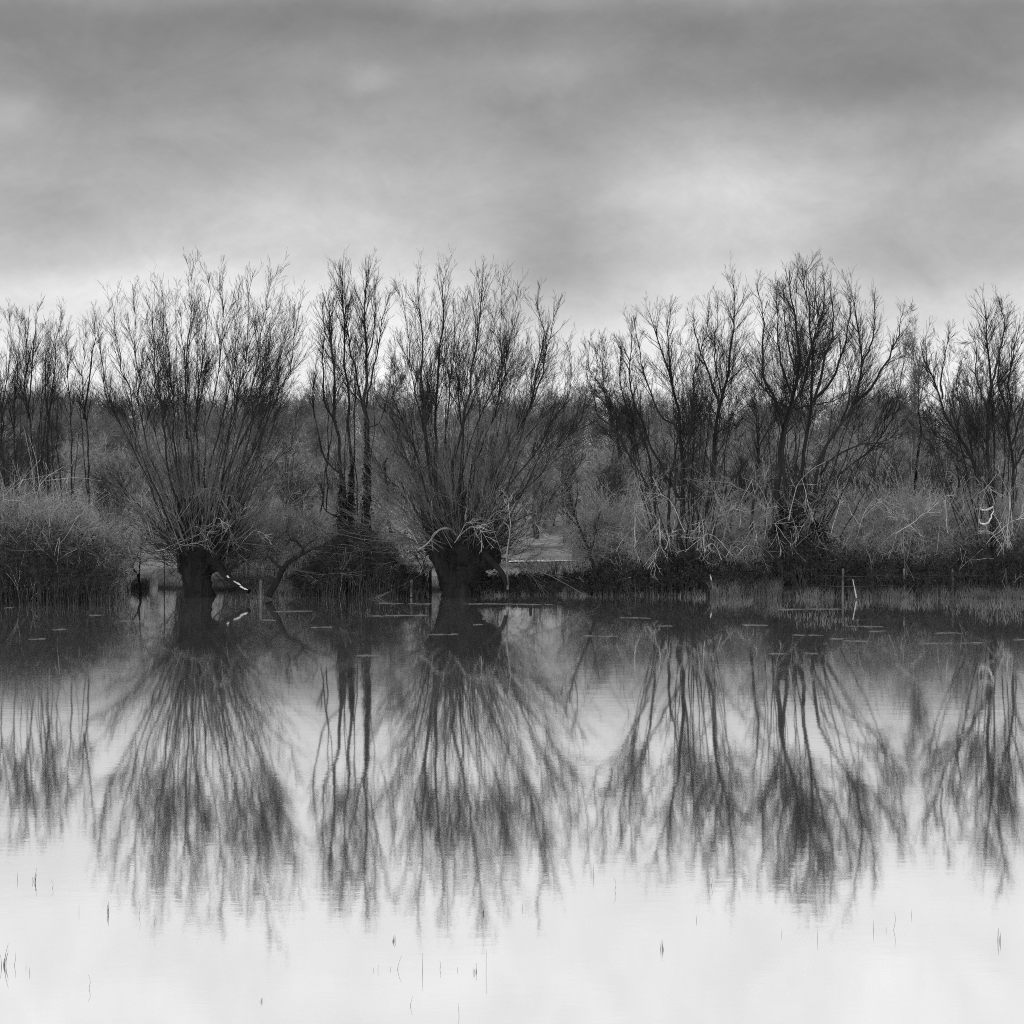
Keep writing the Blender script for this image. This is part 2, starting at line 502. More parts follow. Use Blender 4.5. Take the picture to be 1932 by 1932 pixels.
def fan(root, hu, hv, hw, hh, D, n, r0, r1):
    """thin young shoots spreading from a pollard head in every direction"""
    k = FOC / D
    th = np.radians(rng.normal(size=n) * 42)
    L = rng.uniform(r0, r1, n) / k
    b = np.stack([(hu - 966 + np.sin(th) * hw * .5 + rng.normal(size=n) * 6) / k, np.full(n, D) + rng.normal(size=n) * .5, CAMH - (hv + rng.normal(size=n) * hh * .4 - VH) / k], 1)
    dy = rng.normal(size=n) * .6
    d = np.stack([np.sin(th), dy, np.cos(th)], 1)
    d /= np.linalg.norm(d, axis=1, keepdims=True)
    t = np.linspace(0, 1, 8)[None, :, None]
    c = b[:, None] + d[:, None] * L[:, None, None] * t
    c[:, :, 2] += (t[0, :, 0] ** 2)[None] * (L * rng.uniform(-.05, .22, n))[:, None]
    c = wiggle(c, .05)
    r = rng.uniform(.010, .022, (n, 1)) * np.linspace(1, .25, 8)[None]
    a, ar = grow(c, r, 7, (.2, 1), (.2, .42), .4, (14, 34), .04, 4, .008, .4, .06, .25, rrat=.8)
    e, er = grow(a, ar, 4, (.2, 1), (.3, .6), .4, (14, 34), .04, 3, .005, .5, .06, .15, rrat=.9)
    Geo().tubes(c, r, 4).tubes(a, np.maximum(ar, .0035), 3).tubes(e, np.maximum(er, .003), 3).build('young_shoots', M['shoot'], root)['kind'] = 'stuff'


def b_extra(root):
    head_sprouts(root, 377, 1042, 84, 40, 80, 760)
    fan(root, 376, 1032, 105, 26, 80, 150, 120, 300)
    # thick limb that dips from the head into the water, its top side bleached
    c = spline([at(398, 1042, 80.1), at(409, 1058, 79.7), at(416, 1072, 79.4), at(432, 1092, 79.0), at(470, 1116, 78.6)], 14)
    Geo().tubes(c[None], np.interp(np.linspace(0, 1, 14), [0, .3, 1], [.19, .16, .10])[None], 10).build('fallen_limb', M['bark'], root)
    for q in ([(428, 1086, 78.86), (433, 1091, 78.82)], [(440, 1096, 78.72), (449, 1101, 78.62), (455, 1105, 78.56)], [(452, 1106, 78.56), (461, 1110, 78.5), (468, 1113, 78.46)]):
        w = wiggle(spline([at(*e) for e in q], 7)[None], .12)
        Geo().tubes(w, rng.uniform(.018, .042, (1, 7)) * np.array([.3, 1, 1, 1, 1, .8, .3])[None], 7).build('peeled_wood', M['dead'], root)
    c = spline([at(432, 1092, 79.0), at(434, 1076, 79.0), at(450, 1056, 79.1)], 8)
    Geo().tubes(c[None], np.linspace(.09, .03, 8)[None], 6).build('branch_stub', M['bark'], root)


make_tree('pollard_willow', 'wide fan shaped pollard willow on a straight thick black trunk, beside the dipping fallen limb', (374, 1124, 80.0),
          B_st, rb=0.046, dens=.85, t0=.36, group=W, spread=3.2, twig_mat='twig',
          trunk=[([(374, 1135, 80), (374, 1110, 80), (373, 1080, 80), (374, 1055, 80), (376, 1030, 80), (378, 1012, 80)], [.60, .50, .50, .62, .85, .45]),
                 ([(385, 1070, 80), (405, 1048, 79.8), (425, 1035, 79.9), (432, 1028, 79.9)], [.42, .4, .3, .12])],
          fill=(36, (378, 1018, 110, 40), [(190, 640), (235, 560), (340, 510), (480, 520), (580, 590)], 85),
          pale=[(6, (370, 1020, 60, 22), 190, 40, 'dead'), (10, (375, 1010, 70, 40), 210, 30, 'twig_grey')], extra=b_extra)


# --- ivy clad willow
def ivy_on(stems, D, n, rad, name='ivy', size=0.06):
    def f(root):
        g = Geo()
        for pts in stems:
            c = spline([at(u, v, D) for u, v in pts], 40)
            k = rng.integers(0, 40, n)
            p = c[k] + rng.normal(size=(n, 3)) * rad * (1.15 - k / 40.)[:, None]
            g.leaves(p, size)
        g.build(name, M['ivy'], root)
    return f


make_tree('ivy_clad_willow', 'narrow upright bare willow with ivy clad stems rising from a bramble mound', (665, 1100, 81.5),
          [([c2(435, 1440), c2(430, 1150), c2(402, 900), c2(385, 600), c2(370, 400), c2(350, 235)], .10),
           ([c2(470, 1430), c2(485, 1100), c2(470, 800), c2(450, 550), c2(437, 350), c2(430, 100)], .09),
           ([c2(550, 1400), c2(560, 1150), c2(550, 900), c2(550, 600), c2(547, 350), c2(565, 110)], .12),
           ([c2(545, 870), c2(580, 700), c2(620, 480), c2(650, 330), c2(675, 225)], .05),
           ([c2(545, 870), c2(500, 650), c2(470, 540), c2(455, 380), c2(440, 200)], .05),
           ([c2(425, 1175), c2(340, 1080), c2(300, 900), c2(285, 760), c2(310, 560)], .05),
           ([c2(405, 920), c2(345, 800), c2(338, 600), c2(345, 400), c2(335, 300)], .05),
           ([c2(545, 620), c2(590, 480), c2(600, 300), c2(590, 170)], .04),
           ([c2(430, 1400), c2(350, 1360), c2(335, 1270), c2(330, 1200)], .04),
           ([c2(550, 950), c2(620, 920), c2(660, 780), c2(690, 600)], .035)],
          rb=0.05, group=W, spread=1.4, dens=1.15, trunk=[([(655, 1118, 81.5), (655, 1060, 81.5), (652, 1010, 81.5), (646, 985, 81.5)], [.5, .42, .4, .2]),
                                                          ([(672, 1110, 81.5), (685, 1050, 81.5), (690, 1000, 81.5), (689, 970, 81.5)], [.35, .3, .24, .14])],
          extra=ivy_on([[c2(550, 1400), c2(560, 1150), c2(553, 900)], [c2(470, 1430), c2(485, 1130)], [c2(435, 1440), c2(430, 1180)]], 81.4, 1300, 0.11),
          fill=(7, (655, 960, 80, 30), [(610, 600), (650, 520), (735, 560)], 60))

# --- leaning pollard
D_st = [[c2(870, 1490), c2(800, 1200), c2(700, 930), c2(610, 780), c2(575, 700)], [c2(880, 1460), c2(830, 1150), c2(770, 1000), c2(705, 800), c2(700, 560), c2(690, 440)],
        ([c2(900, 1430), c2(862, 1000), c2(830, 700), c2(832, 450), c2(805, 155)], .085), [c2(905, 1430), c2(850, 1050), c2(790, 700), c2(770, 450), c2(740, 230)],
        ([c2(930, 1430), c2(900, 1150), c2(915, 750), c2(930, 450), c2(970, 105)], .085), ([c2(960, 1430), c2(1000, 1180), c2(1060, 800), c2(1100, 560), c2(1130, 300), c2(1145, 130)], .09),
        [c2(975, 1430), c2(1040, 1000), c2(1020, 750), c2(1012, 550), c2(1060, 255)], [c2(1000, 1400), c2(1090, 1000), c2(1190, 750), c2(1238, 480), c2(1240, 155)],
        [c2(1010, 1420), c2(1120, 1080), c2(1210, 800), c2(1290, 450), c2(1310, 200)],
        ([c2(1050, 1430), c2(1230, 1120), c2(1350, 900), c2(1420, 650), c2(1440, 450), c2(1400, 235)], .075), [c2(1360, 880), c2(1430, 700), c2(1490, 420), c2(1525, 265)],
        [c2(1100, 1430), c2(1350, 1150), c2(1500, 900), c2(1585, 700), c2(1570, 480)], [c2(1120, 1460), c2(1400, 1200), c2(1560, 1000), c2(1660, 800), c2(1680, 480)],
        [c2(1140, 1480), c2(1400, 1370), c2(1570, 1200), c2(1640, 1100)], [c2(945, 1100), c2(970, 800), c2(1000, 480), c2(985, 270)],
        [c2(865, 1480), c2(760, 1280), c2(650, 1180), c2(560, 1010)]]


def d_extra(root):
    head_sprouts(root, 885, 1038, 86, 46, 80, 820)
    fan(root, 880, 1028, 112, 30, 80, 170, 120, 310)
    c = spline([at(862, 1010, 79.3), at(850, 998, 78.8), at(828, 1000, 78.4), at(808, 1024, 78.2), at(790, 1037, 78.2)], 16)
    d = spline([at(828, 1000, 78.4), at(815, 1012, 78.2), at(817, 1038, 78.2)], 8)
    Geo().tubes(c[None], np.linspace(.05, .02, 16)[None], 7).tubes(d[None], np.linspace(.025, .01, 8)[None], 5).build('hooked_branch', M['stem_pale'], root)
    c = spline([at(905, 1035, 79.6), at(930, 1062, 79.0), at(948, 1082, 78.8), at(955, 1104, 78.8)], 12)
    Geo().tubes(c[None], np.linspace(.16, .07, 12)[None], 8).build('drooping_limb', M['bark'], root)
    c = spline([at(958, 1112, 78.9), at(956, 1050, 78.9), at(962, 1000, 78.9), at(950, 985, 79)], 12)
    Geo().tubes(c[None], np.linspace(.045, .02, 12)[None], 6).build('pale_limb', M['stem_pale'], root)


make_tree('pollard_willow', 'tall pollard willow with left leaning black trunk and lopsided head, beside the open gap', (866, 1124, 80.0),
          D_st, rb=0.044, dens=.85, t0=.36, group=W, spread=3.2, stem_mat='stem',
          trunk=[([(868, 1134, 80), (862, 1105, 80), (850, 1080, 80), (836, 1050, 80), (826, 1020, 80), (828, 1000, 80)], [.62, .52, .50, .46, .42, .22]),
                 ([(872, 1105, 80), (880, 1070, 80), (882, 1045, 80), (884, 1020, 80), (882, 1002, 80)], [.45, .62, .78, .72, .3]),
                 ([(885, 1062, 80), (912, 1055, 79.8), (930, 1048, 79.8), (940, 1036, 79.8)], [.5, .48, .40, .12])],
          fill=(42, (872, 1012, 120, 40), [(735, 640), (780, 540), (850, 505), (960, 520), (1050, 570), (1105, 650)], 95),
          pale=[(6, (880, 1020, 65, 24), 190, 30, 'dead'), (11, (890, 1005, 80, 40), 230, 20, 'twig_grey')], extra=d_extra)

# --- small leaning tree beside the gap
make_tree('leaning_tree', 'small thin dark tree leaning left out of the bank, right of the open gap', (1132, 1112, 80.4),
          [([(1134, 1120), c3(405, 1620), c3(340, 1450), c3(300, 1320), c3(268, 1200)], .085), ([c3(340, 1450), c3(280, 1380), c3(250, 1300)], .03),
           ([c3(315, 1370), c3(330, 1250), c3(310, 1150)], .03), ([c3(390, 1600), c3(420, 1480), c3(440, 1380)], .03)],
          rb=.04, group=W, spread=0.7, t0=.3, dens=1.1, stem_mat='bark', twig_mat='twig')

# --- multi-stemmed willow
make_tree('bare_willow', 'open bare willow with several bent stems, one rising right, over the pale reed tuft', (1300, 1100, 81),
          [([c3(870, 1700), c3(960, 1430), c3(1010, 1200), c3(1030, 930), c3(1042, 830), c3(1090, 640), c3(1110, 520), c3(1130, 185)], .125),
           ([c3(1042, 835), c3(1000, 700), c3(950, 550), c3(920, 440), c3(910, 330)], .06),
           ([c3(850, 1680), c3(852, 1400), c3(860, 1250), c3(855, 1050), c3(840, 900), c3(800, 700), c3(740, 500), c3(700, 345)], .12),
           ([c3(845, 1310), c3(760, 1160), c3(690, 1010), c3(620, 800), c3(590, 650), c3(600, 360)], .065),
           ([c3(842, 960), c3(730, 850), c3(665, 650), c3(640, 500), c3(610, 360)], .05),
           ([c3(790, 1680), c3(790, 1430), c3(795, 1200), c3(830, 1000), c3(815, 840)], .10),
           ([c3(720, 1400), c3(700, 1230), c3(690, 1100), c3(640, 930), c3(560, 780), c3(540, 480)], .07),
           ([c3(865, 1250), c3(890, 1050), c3(912, 850), c3(915, 650), c3(985, 420), c3(985, 295)], .06),
           ([c3(820, 780), c3(785, 520), c3(800, 285)], .045), ([c3(1060, 780), c3(1020, 600), c3(1030, 400), c3(1040, 260)], .04),
           ([c3(1035, 960), c3(1100, 940), c3(1160, 900)], .03), ([c3(960, 1450), c3(1040, 1280), c3(1120, 1190), c3(1180, 1110)], .035),
           ([c3(690, 1250), c3(600, 1100), c3(520, 950), c3(460, 720), c3(470, 450)], .05), ([c3(640, 930), c3(540, 850), c3(470, 800)], .03),
           ([c3(520, 950), c3(420, 850), c3(430, 600), c3(420, 510)], .035)],
          fill=(26, (1290, 1030, 110, 60), [(1125, 660), (1190, 605), (1270, 590), (1320, 610), (1385, 560), (1410, 620)], 60),
          rb=.05, group=W, spread=2.2, dens=1.2, t0=.34, b_ang=(20, 40),
          trunk=[([(1296, 1125, 81), (1297, 1095, 81), (1294, 1070, 81), (1290, 1050, 81)], [.7, .55, .5, .25])],
          pale=[(8, (1270, 1040, 90, 40), 150, 40, 'dead'), (25, (1260, 1010, 110, 50), 170, 40, 'twig_grey')])

# --- big spreading tree
make_tree('spreading_tree', 'largest bare tree, with a broad rounded crown and forking black boughs, right of centre', (1478, 1095, 81.5),
          [([c4(400, 1640), c4(398, 1440), c4(366, 1230), c4(370, 1050), c4(388, 950), c4(440, 840), c4(468, 690), c4(478, 500), c4(450, 300), c4(440, 125)], .155),
           ([c4(440, 1600), c4(430, 1350), c4(405, 1150), c4(420, 950), c4(450, 830), c4(520, 620), c4(560, 400), c4(570, 140)], .11),
           ([c4(480, 1500), c4(500, 1200), c4(515, 1000), c4(550, 850), c4(556, 700), c4(545, 500), c4(520, 250), c4(510, 100)], .115),
           ([c4(540, 1400), c4(570, 1200), c4(605, 1050), c4(685, 915), c4(762, 820), c4(792, 620), c4(780, 400), c4(740, 170)], .09),
           ([c4(762, 820), c4(850, 720), c4(930, 580), c4(980, 450), c4(1000, 325)], .07),
           ([c4(585, 1180), c4(660, 1090), c4(760, 1040), c4(920, 1000), c4(1010, 920)], .055),
           ([c4(560, 1350), c4(650, 1200), c4(800, 1080), c4(910, 980), c4(960, 850), c4(1000, 650), c4(1012, 500)], .055),
           ([c4(556, 800), c4(640, 700), c4(715, 500), c4(735, 300), c4(720, 230)], .07),
           ([c4(400, 880), c4(340, 760), c4(300, 680), c4(290, 500), c4(300, 350), c4(262, 185)], .07),
           ([c4(445, 780), c4(385, 600), c4(370, 400), c4(365, 185)], .06), ([c4(553, 820), c4(600, 620), c4(650, 400), c4(632, 150)], .07),
           ([c4(450, 850), c4(350, 790), c4(240, 640), c4(180, 520)], .05), ([c4(470, 700), c4(530, 560), c4(600, 330), c4(600, 130)], .06),
           ([c4(470, 690), c4(420, 500), c4(400, 250), c4(410, 190)], .05), ([c4(790, 640), c4(850, 470), c4(860, 240)], .05),
           ([c4(460, 850), c4(540, 830), c4(640, 790), c4(740, 720)], .05), ([c4(690, 910), c4(730, 800), c4(730, 650), c4(690, 480)], .045),
           ([c4(240, 1480), c4(250, 1250), c4(272, 1100), c4(270, 950), c4(258, 800), c4(210, 700)], .08),
           ([c4(272, 1050), c4(330, 940), c4(360, 820)], .045)],
          fill=(26, (1500, 1010, 140, 70), [(1385, 620), (1450, 545), (1530, 510), (1600, 530), (1660, 580), (1725, 640)], 70),
          rb=.05, group=W, spread=3.4, dens=1.1, t0=.34, b_ang=(18, 40), b_frac=(0.15, 0.30),
          trunk=[([(1480, 1120, 81.5), (1480, 1080, 81.5), (1479, 1040, 81.5), (1477, 1000, 81.5)], [.55, .42, .34, .2])],
          pale=[(15, (1500, 1010, 120, 40), 170, 55, 'dead'), (30, (1510, 990, 130, 50), 190, 50, 'twig_grey')],
          extra=ivy_on([[(1470, 1060), (1476, 1000), (1480, 960)], [(1530, 1070), (1540, 1020), (1545, 985)]], 81.3, 2600, 0.42))


def h_extra(root):
    c = spline([at(1848, 961, 80.3), at(1858, 962, 80.2), at(1869, 960, 80.2), at(1873, 955, 80.2)], 10)
    d = spline([at(1848, 979, 80.3), at(1852, 988, 80.2), at(1862, 987, 80.2), at(1870, 978, 80.2), at(1873, 962, 80.2)], 12)
    e = spline([at(1849, 962, 80.3), at(1851, 970, 80.3), at(1850, 979, 80.3)], 6)
    Geo().tubes(wiggle(c[None], .25), rng.uniform(.02, .045, (1, 10)), 6).tubes(wiggle(d[None], .25), rng.uniform(.015, .04, (1, 12)), 6).build('broken_limb', M['white'], root)
    Geo().tubes(e[None], np.full((1, 6), .05), 6).build('branch_stub', M['bark'], root)


make_tree('forked_tree', 'bare tree forking left from a pale broken limb, near the right of the bank', (1868, 1095, 81),
          [([(1872, 1110), c4(1435, 1330), c4(1420, 1210), c4(1340, 1100), c4(1270, 960), c4(1200, 800), c4(1165, 690), c4(1100, 560), c4(1088, 470)], .13),
           ([(1874, 1100), c4(1432, 1250), c4(1420, 1050), c4(1430, 850), c4(1440, 750), c4(1425, 600), c4(1410, 400), c4(1408, 270)], .12),
           ([c4(1440, 750), c4(1480, 600), c4(1510, 400), c4(1480, 262)], .055), ([c4(1200, 800), c4(1195, 650), c4(1240, 425)], .05),
           ([c4(1340, 1100), c4(1260, 1040), c4(1170, 980), c4(1100, 870)], .045), ([c4(1430, 850), c4(1370, 680), c4(1370, 500), c4(1300, 490)], .045),
           ([c4(1270, 960), c4(1290, 850), c4(1270, 700), c4(1300, 560)], .045), ([c4(1425, 950), c4(1480, 900), c4(1530, 840)], .035)],
          fill=(18, (1862, 1020, 60, 60), [(1738, 650), (1790, 620), (1860, 570), (1905, 590)], 60),
          rb=.05, group=W, spread=1.8, dens=1.15, t0=.38, b_ang=(20, 40), extra=h_extra,
          pale=[(11, (1800, 1020, 90, 40), 150, 50, 'dead'), (20, (1810, 1000, 110, 50), 170, 40, 'twig_grey')])
make_tree('bare_tree', 'dark upright bare tree rightmost on the bank, cut by the edge of the photo', (1908, 1095, 82),
          [([(1908, 1110), c4(1545, 1420), c4(1550, 1200), c4(1540, 1000), c4(1530, 850), c4(1532, 700), c4(1560, 500), c4(1590, 400)], .10),
           ([c4(1540, 1050), c4(1590, 900), c4(1640, 700), c4(1680, 450)], .06), ([c4(1530, 850), c4(1480, 700), c4(1500, 500), c4(1540, 330)], .05),
           ([c4(1560, 1150), c4(1640, 1000), c4(1720, 800), c4(1760, 480)], .05), ([c4(1540, 980), c4(1470, 900), c4(1450, 800)], .035)],
          rb=.05, group=W, spread=1.8, dens=1.4, t0=.38, fill=(5, (1910, 950, 50, 40), [(1860, 640), (1932, 620), (1960, 640)], 30))

# --- dark little trees at the waterline
make_tree('sapling', 'small black forked sapling standing in shallow water left of the thick pollard trunk', (265, 1120, 80.6),
          [([(265, 1130), (263, 1095), (248, 1068), (232, 1048), (222, 1034)], .07), ([(262, 1092), (264, 1060), (266, 1032)], .05),
           ([(250, 1070), (262, 1040), (275, 1020)], .035), ([(214, 1116), (222, 1085), (219, 1058)], .03), ([(232, 1114), (238, 1078), (246, 1060)], .025)],
          rb=.03, t0=.45, spread=.5, dens=1.2, stem_mat='bark', twig_mat='twig', group='dark saplings at the waterline', b_ang=(25, 60))
make_tree('bent_tree', 'crooked black leaning trunk with hooked branches, rising from the water right of the fallen limb', (515, 1116, 78.9),
          [([(506, 1126), (520, 1100), (541, 1062), (566, 1050), (572, 1036), (560, 1022), (549, 1018), (540, 1026)], .17),
           ([(534, 1075), (518, 1062), (506, 1050), (500, 1056)], .09), ([(566, 1048), (590, 1036), (612, 1028)], .07), ([(570, 1036), (600, 1010), (592, 985)], .03),
           ([(549, 1018), (540, 1004)], .03)],
          rb=.03, t0=.6, spread=.4, dens=.7, stem_mat='bark', twig_mat='twig', group='dark saplings at the waterline', b_ang=(30, 70))
make_tree('sapling', 'thin black many stemmed sapling at the bramble mound, left of the leaning pollard trunk', (800, 1116, 80.8),
          [([(802, 1122), (798, 1080), (786, 1050)], .05), ([(800, 1110), (800, 1065), (808, 1030)], .04), ([(804, 1116), (812, 1080), (824, 1050)], .035)],
          rb=.03, t0=.3, spread=.5, dens=1.3, stem_mat='bark', twig_mat='twig', group='dark saplings at the waterline')

# ------------------------------------------------------------------ brambles, brushwood
def thicket(name, label, u0, u1, vtops, D, depth, n, m_cane, m_leaf=None, nleaf=0, arch=0.5, group=None, cat='bush', rad=0.009, twigs=5, lean=0.0, sub=3, zbase=None):
    """Rounded mass of arching canes; vtops = photo heights of the outline from left to right."""
    xs = np.linspace(u0, u1, len(vtops))
    mid = at((u0 + u1) / 2, 1100, D)
    mid[2] = float(ground_z(mid[0], mid[1]))
    root = thing(name, label, cat, mid, group)
    u = rng.uniform(u0, u1, n)
    dd = D + rng.uniform(-depth, depth, n)
    top = np.interp(u, xs, vtops)
    q = np.sqrt(np.clip(1 - ((dd - D) / (depth * 1.15)) ** 2, 0.05, 1))
    zt = (CAMH - (top - VH) / FOC * D) * q * rng.uniform(0.45, 1.0, n) ** 0.7
    x = (u - 966) / FOC * dd
    zb = np.maximum(ground_z(x, dd), -0.1)
    zt = np.maximum(zt, zb + 0.3)
    L = (zt - zb)
    az = rng.uniform(0, 2 * PI, n)
    sp = rng.uniform(0.1, 1.0, n) * arch * L
    K = 7
    t = np.linspace(0, 1, K)
    c = np.zeros((n, K, 3))
    hgt = np.sin(np.clip(t * 1.0, 0, 1)[None] * PI * rng.uniform(0.5, 0.74, n)[:, None])
    c[:, :, 0] = x[:, None] + (np.cos(az) * sp + lean * L)[:, None] * t ** 1.5
    c[:, :, 1] = dd[:, None] + (np.sin(az) * sp)[:, None] * t ** 1.5
    c[:, :, 2] = zb[:, None] + L[:, None] * hgt
    c = wiggle(c, 0.16)
    r = rng.uniform(0.5, 1.2, (n, 1)) * rad * np.linspace(1, .35, K)[None]
    a, ar = grow(c, r, twigs, (0.2, 1), (0.2, 0.45), 0.4, (20, 60), 0.03, 4, rad * .55, 0.5, 0.2, 0.15, rrat=.8)
    b, br = grow(a, ar, sub, (0.2, 1), (0.3, 0.6), 0.4, (20, 60), 0.03, 3, rad * .4, 0.5, 0.2, 0.1, rrat=.9)
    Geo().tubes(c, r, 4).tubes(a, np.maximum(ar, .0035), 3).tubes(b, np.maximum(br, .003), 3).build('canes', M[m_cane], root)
    np_ = n // 3 if m_cane == 'cane_pale' else n // 16
    k = rng.integers(0, n, np_)
    cc = c[k] + rng.normal(size=(np_, 1, 3)) * .2
    cc[:, :, 1] += .5
    cc[:, :, 2] *= 1.0 + .12 * rng.normal(size=(np_, 1))
    cc = wiggle(cc, .06)
    cr = rng.uniform(.005, .014, (np_, 1)) * np.array([.2, .3, .7, 1, .8, .5, .25])[None]
    a2, a2r = grow(cc, cr, 4, (.25, 1), (.25, .6), .3, (18, 50), .02, 5, .010, .4, .1, .3, rrat=.9)
    Geo().tubes(cc, cr, 5).tubes(a2, np.maximum(a2r, .005), 3).build('pale_canes', M['dead'], root)['kind'] = 'stuff'
    if nleaf:
        pts = np.concatenate([c[:, 1:].reshape(-1, 3), a.reshape(-1, 3), b.reshape(-1, 3)])
        k = rng.integers(0, len(pts), nleaf)
        p = pts[k] + rng.normal(size=(nleaf, 3)) * 0.06
        p = p[p[:, 2] > 0.02]
        Geo().leaves(p, 0.045).build('leaves', M[m_leaf or 'leaf'], root)
    return root


BG = 'bramble thickets along the bank'
SC = 'pale brushwood bushes behind the bank'
thicket('bramble_thicket', 'big black bramble thicket overhanging the water at the left edge', -60, 215, [1000, 985, 990, 1010, 1060], 78.6, 1.6, 900, 'cane', 'leaf', 7000, .75, BG)
thicket('brushwood_bush', 'haystack of pale grey arching twigs on top of the left bramble thicket', -60, 240, [925, 930, 940, 955, 985, 1030], 80.2, 1.8, 820, 'cane_pale', None, 0, .9, SC, rad=.008, twigs=7, sub=4)
thicket('bramble_thicket', 'rounded dark bramble mound at the foot of the ivy clad stems', 556, 800, [1095, 1050, 1000, 985, 1005, 1060, 1095], 80.9, 1.5, 900, 'cane', 'leaf', 8000, .6, BG)
thicket('bramble_thicket', 'low dark brambles sprawling between the leaning pollard and the open gap', 900, 1130, [1095, 1095, 1098, 1095, 1085], 81.2, .9, 350, 'cane', 'leaf', 3000, .5, BG)
thicket('bramble_thicket', 'thin open twigs in front of the pale strip, between pollard and small leaning tree', 1020, 1125, [1075, 1050, 1060, 1040], 82.0, .8, 46, 'cane', None, 0, .8, BG, rad=.011, twigs=6, sub=4)
thicket('bramble_thicket', 'dark brambles with upright canes below the small leaning tree', 1110, 1240, [1080, 1050, 1055, 1075], 81.2, 1.0, 420, 'cane', 'leaf', 3500, .4, BG)
thicket('bramble_thicket', 'black hollow bramble clump at the foot of the multi stemmed willow', 1225, 1345, [1070, 1035, 1040, 1078], 80.9, 1.1, 480, 'cane', 'leaf', 7000, .45, BG)
thicket('bramble_thicket', 'long black bramble hedge under the broad crowned tree', 1345, 1640, [1075, 1055, 1062, 1035, 990, 1000, 1045, 1030, 1052], 80.9, 1.2, 1000, 'cane', 'leaf', 9000, .65, BG)
thicket('bramble_thicket', 'dark bramble hedge at the right edge, below the forked tree', 1620, 1990, [1050, 1038, 1060, 1042, 1020, 1045, 1015, 1000], 80.6, 1.2, 1000, 'cane', 'leaf', 8000, .7, BG)
thicket('brushwood_bush', 'grey tangled twigs rising between the broad crowned tree and the forked tree', 1590, 1850, [960, 940, 935, 950, 960], 82.2, 1.5, 700, 'cane_pale', None, 0, .6, SC, rad=.008, twigs=7, sub=4)
thicket('brushwood_bush', 'grey tangled twigs at the right edge behind the bramble hedge', 1800, 1990, [960, 955, 940, 935], 83, 1.5, 500, 'cane_pale', None, 0, .6, SC, rad=.008, twigs=7, sub=4)
thicket('brushwood_bush', 'pale wispy brushwood behind the gap between thick pollard and ivy clad stems', 420, 640, [990, 960, 965, 975], 83, 1.3, 450, 'cane_pale', None, 0, .7, SC, rad=.008, twigs=7, sub=4)
thicket('brushwood_bush', 'grey brushwood around the stems of the multi stemmed willow', 1090, 1260, [975, 965, 960, 970], 82.6, 1.2, 500, 'cane_pale', None, 0, .7, SC, rad=.008, twigs=7, sub=4)
thicket('brushwood_bush', 'grey brushwood filling the space left of the broad crowned tree', 1300, 1470, [985, 960, 955, 970], 83.2, 1.2, 450, 'cane_pale', None, 0, .7, SC, rad=.008, twigs=7, sub=4)

for lab, a_, b_, tops in (('low grey tangle of twigs rising behind the hollow bramble clump', 1170, 1300, [1050, 1000, 1030, 1060]),
                          ('grey twig tangle rising over the left end of the long bramble hedge', 1385, 1490, [1040, 990, 1010, 1050]),
                          ('grey twig tangle over the wire fence, left of its middle posts', 1555, 1690, [1050, 1005, 985, 1030]),
                          ('grey twig tangle rising over the hedge below the pale broken limb', 1730, 1880, [1040, 1000, 1010, 1030])):
    thicket('brushwood_bush', lab, a_, b_, tops, 81.3, .7, 130, 'cane_pale', None, 0, .7, SC, rad=.009, twigs=5, sub=3)


# ------------------------------------------------------------------ scrub and woods: countless masses
def bush_template(H, spread, n0, n1, n2, r, up=0.1, upright=0.35):
    az = rng.uniform(0, 2 * PI, n0)
    hh = H * rng.uniform(0.6, 1.0, n0)
    K = 6
    t = np.linspace(0, 1, K)
    sp = spread * rng.uniform(0.1, 1, n0)
    c = np.zeros((n0, K, 3))
    c[:, :, 0] = (np.cos(az) * sp)[:, None] * (0.15 + t ** (1 + upright))
    c[:, :, 1] = (np.sin(az) * sp)[:, None] * (0.15 + t ** (1 + upright))
    c[:, :, 2] = hh[:, None] * np.sin(t * PI * 0.5)[None]
    c = wiggle(c, 0.15)
    rr = rng.uniform(.7, 1.3, (n0, 1)) * r * np.linspace(1, .3, K)[None]
    a, ar = grow(c, rr, n1, (.12, 1), (.22, .45), .5, (20, 48), up, 4, r * .5, .5, .15, .3)
    b, br = grow(a, ar, n2, (.15, 1), (.35, .65), .4, (20, 45), up, 2, r * .3, .5, .1, .25, rrat=.9)
    return [(c, rr, 3), (a, ar, 3), (b, np.maximum(br, r * .14), 3)]


def scatter(name, m, temps, places):
    g = Geo()
    for (x, y, s, k) in places:
        a = rng.uniform(0, 2 * PI)
        R = np.array([[math.cos(a), -math.sin(a), 0], [math.sin(a), math.cos(a), 0], [0, 0, 1]])
        o = np.array([x, y, float(ground_z(x, y)) - 0.05])
        for c, r, S in temps[k]:
            g.tubes((c * s) @ R.T + o, r * (0.5 + 0.5 * s), S)
    o = g.build(name, m)
    o['kind'] = 'stuff'
    return o


def half_w(y):
    return 966 / FOC * y + 4


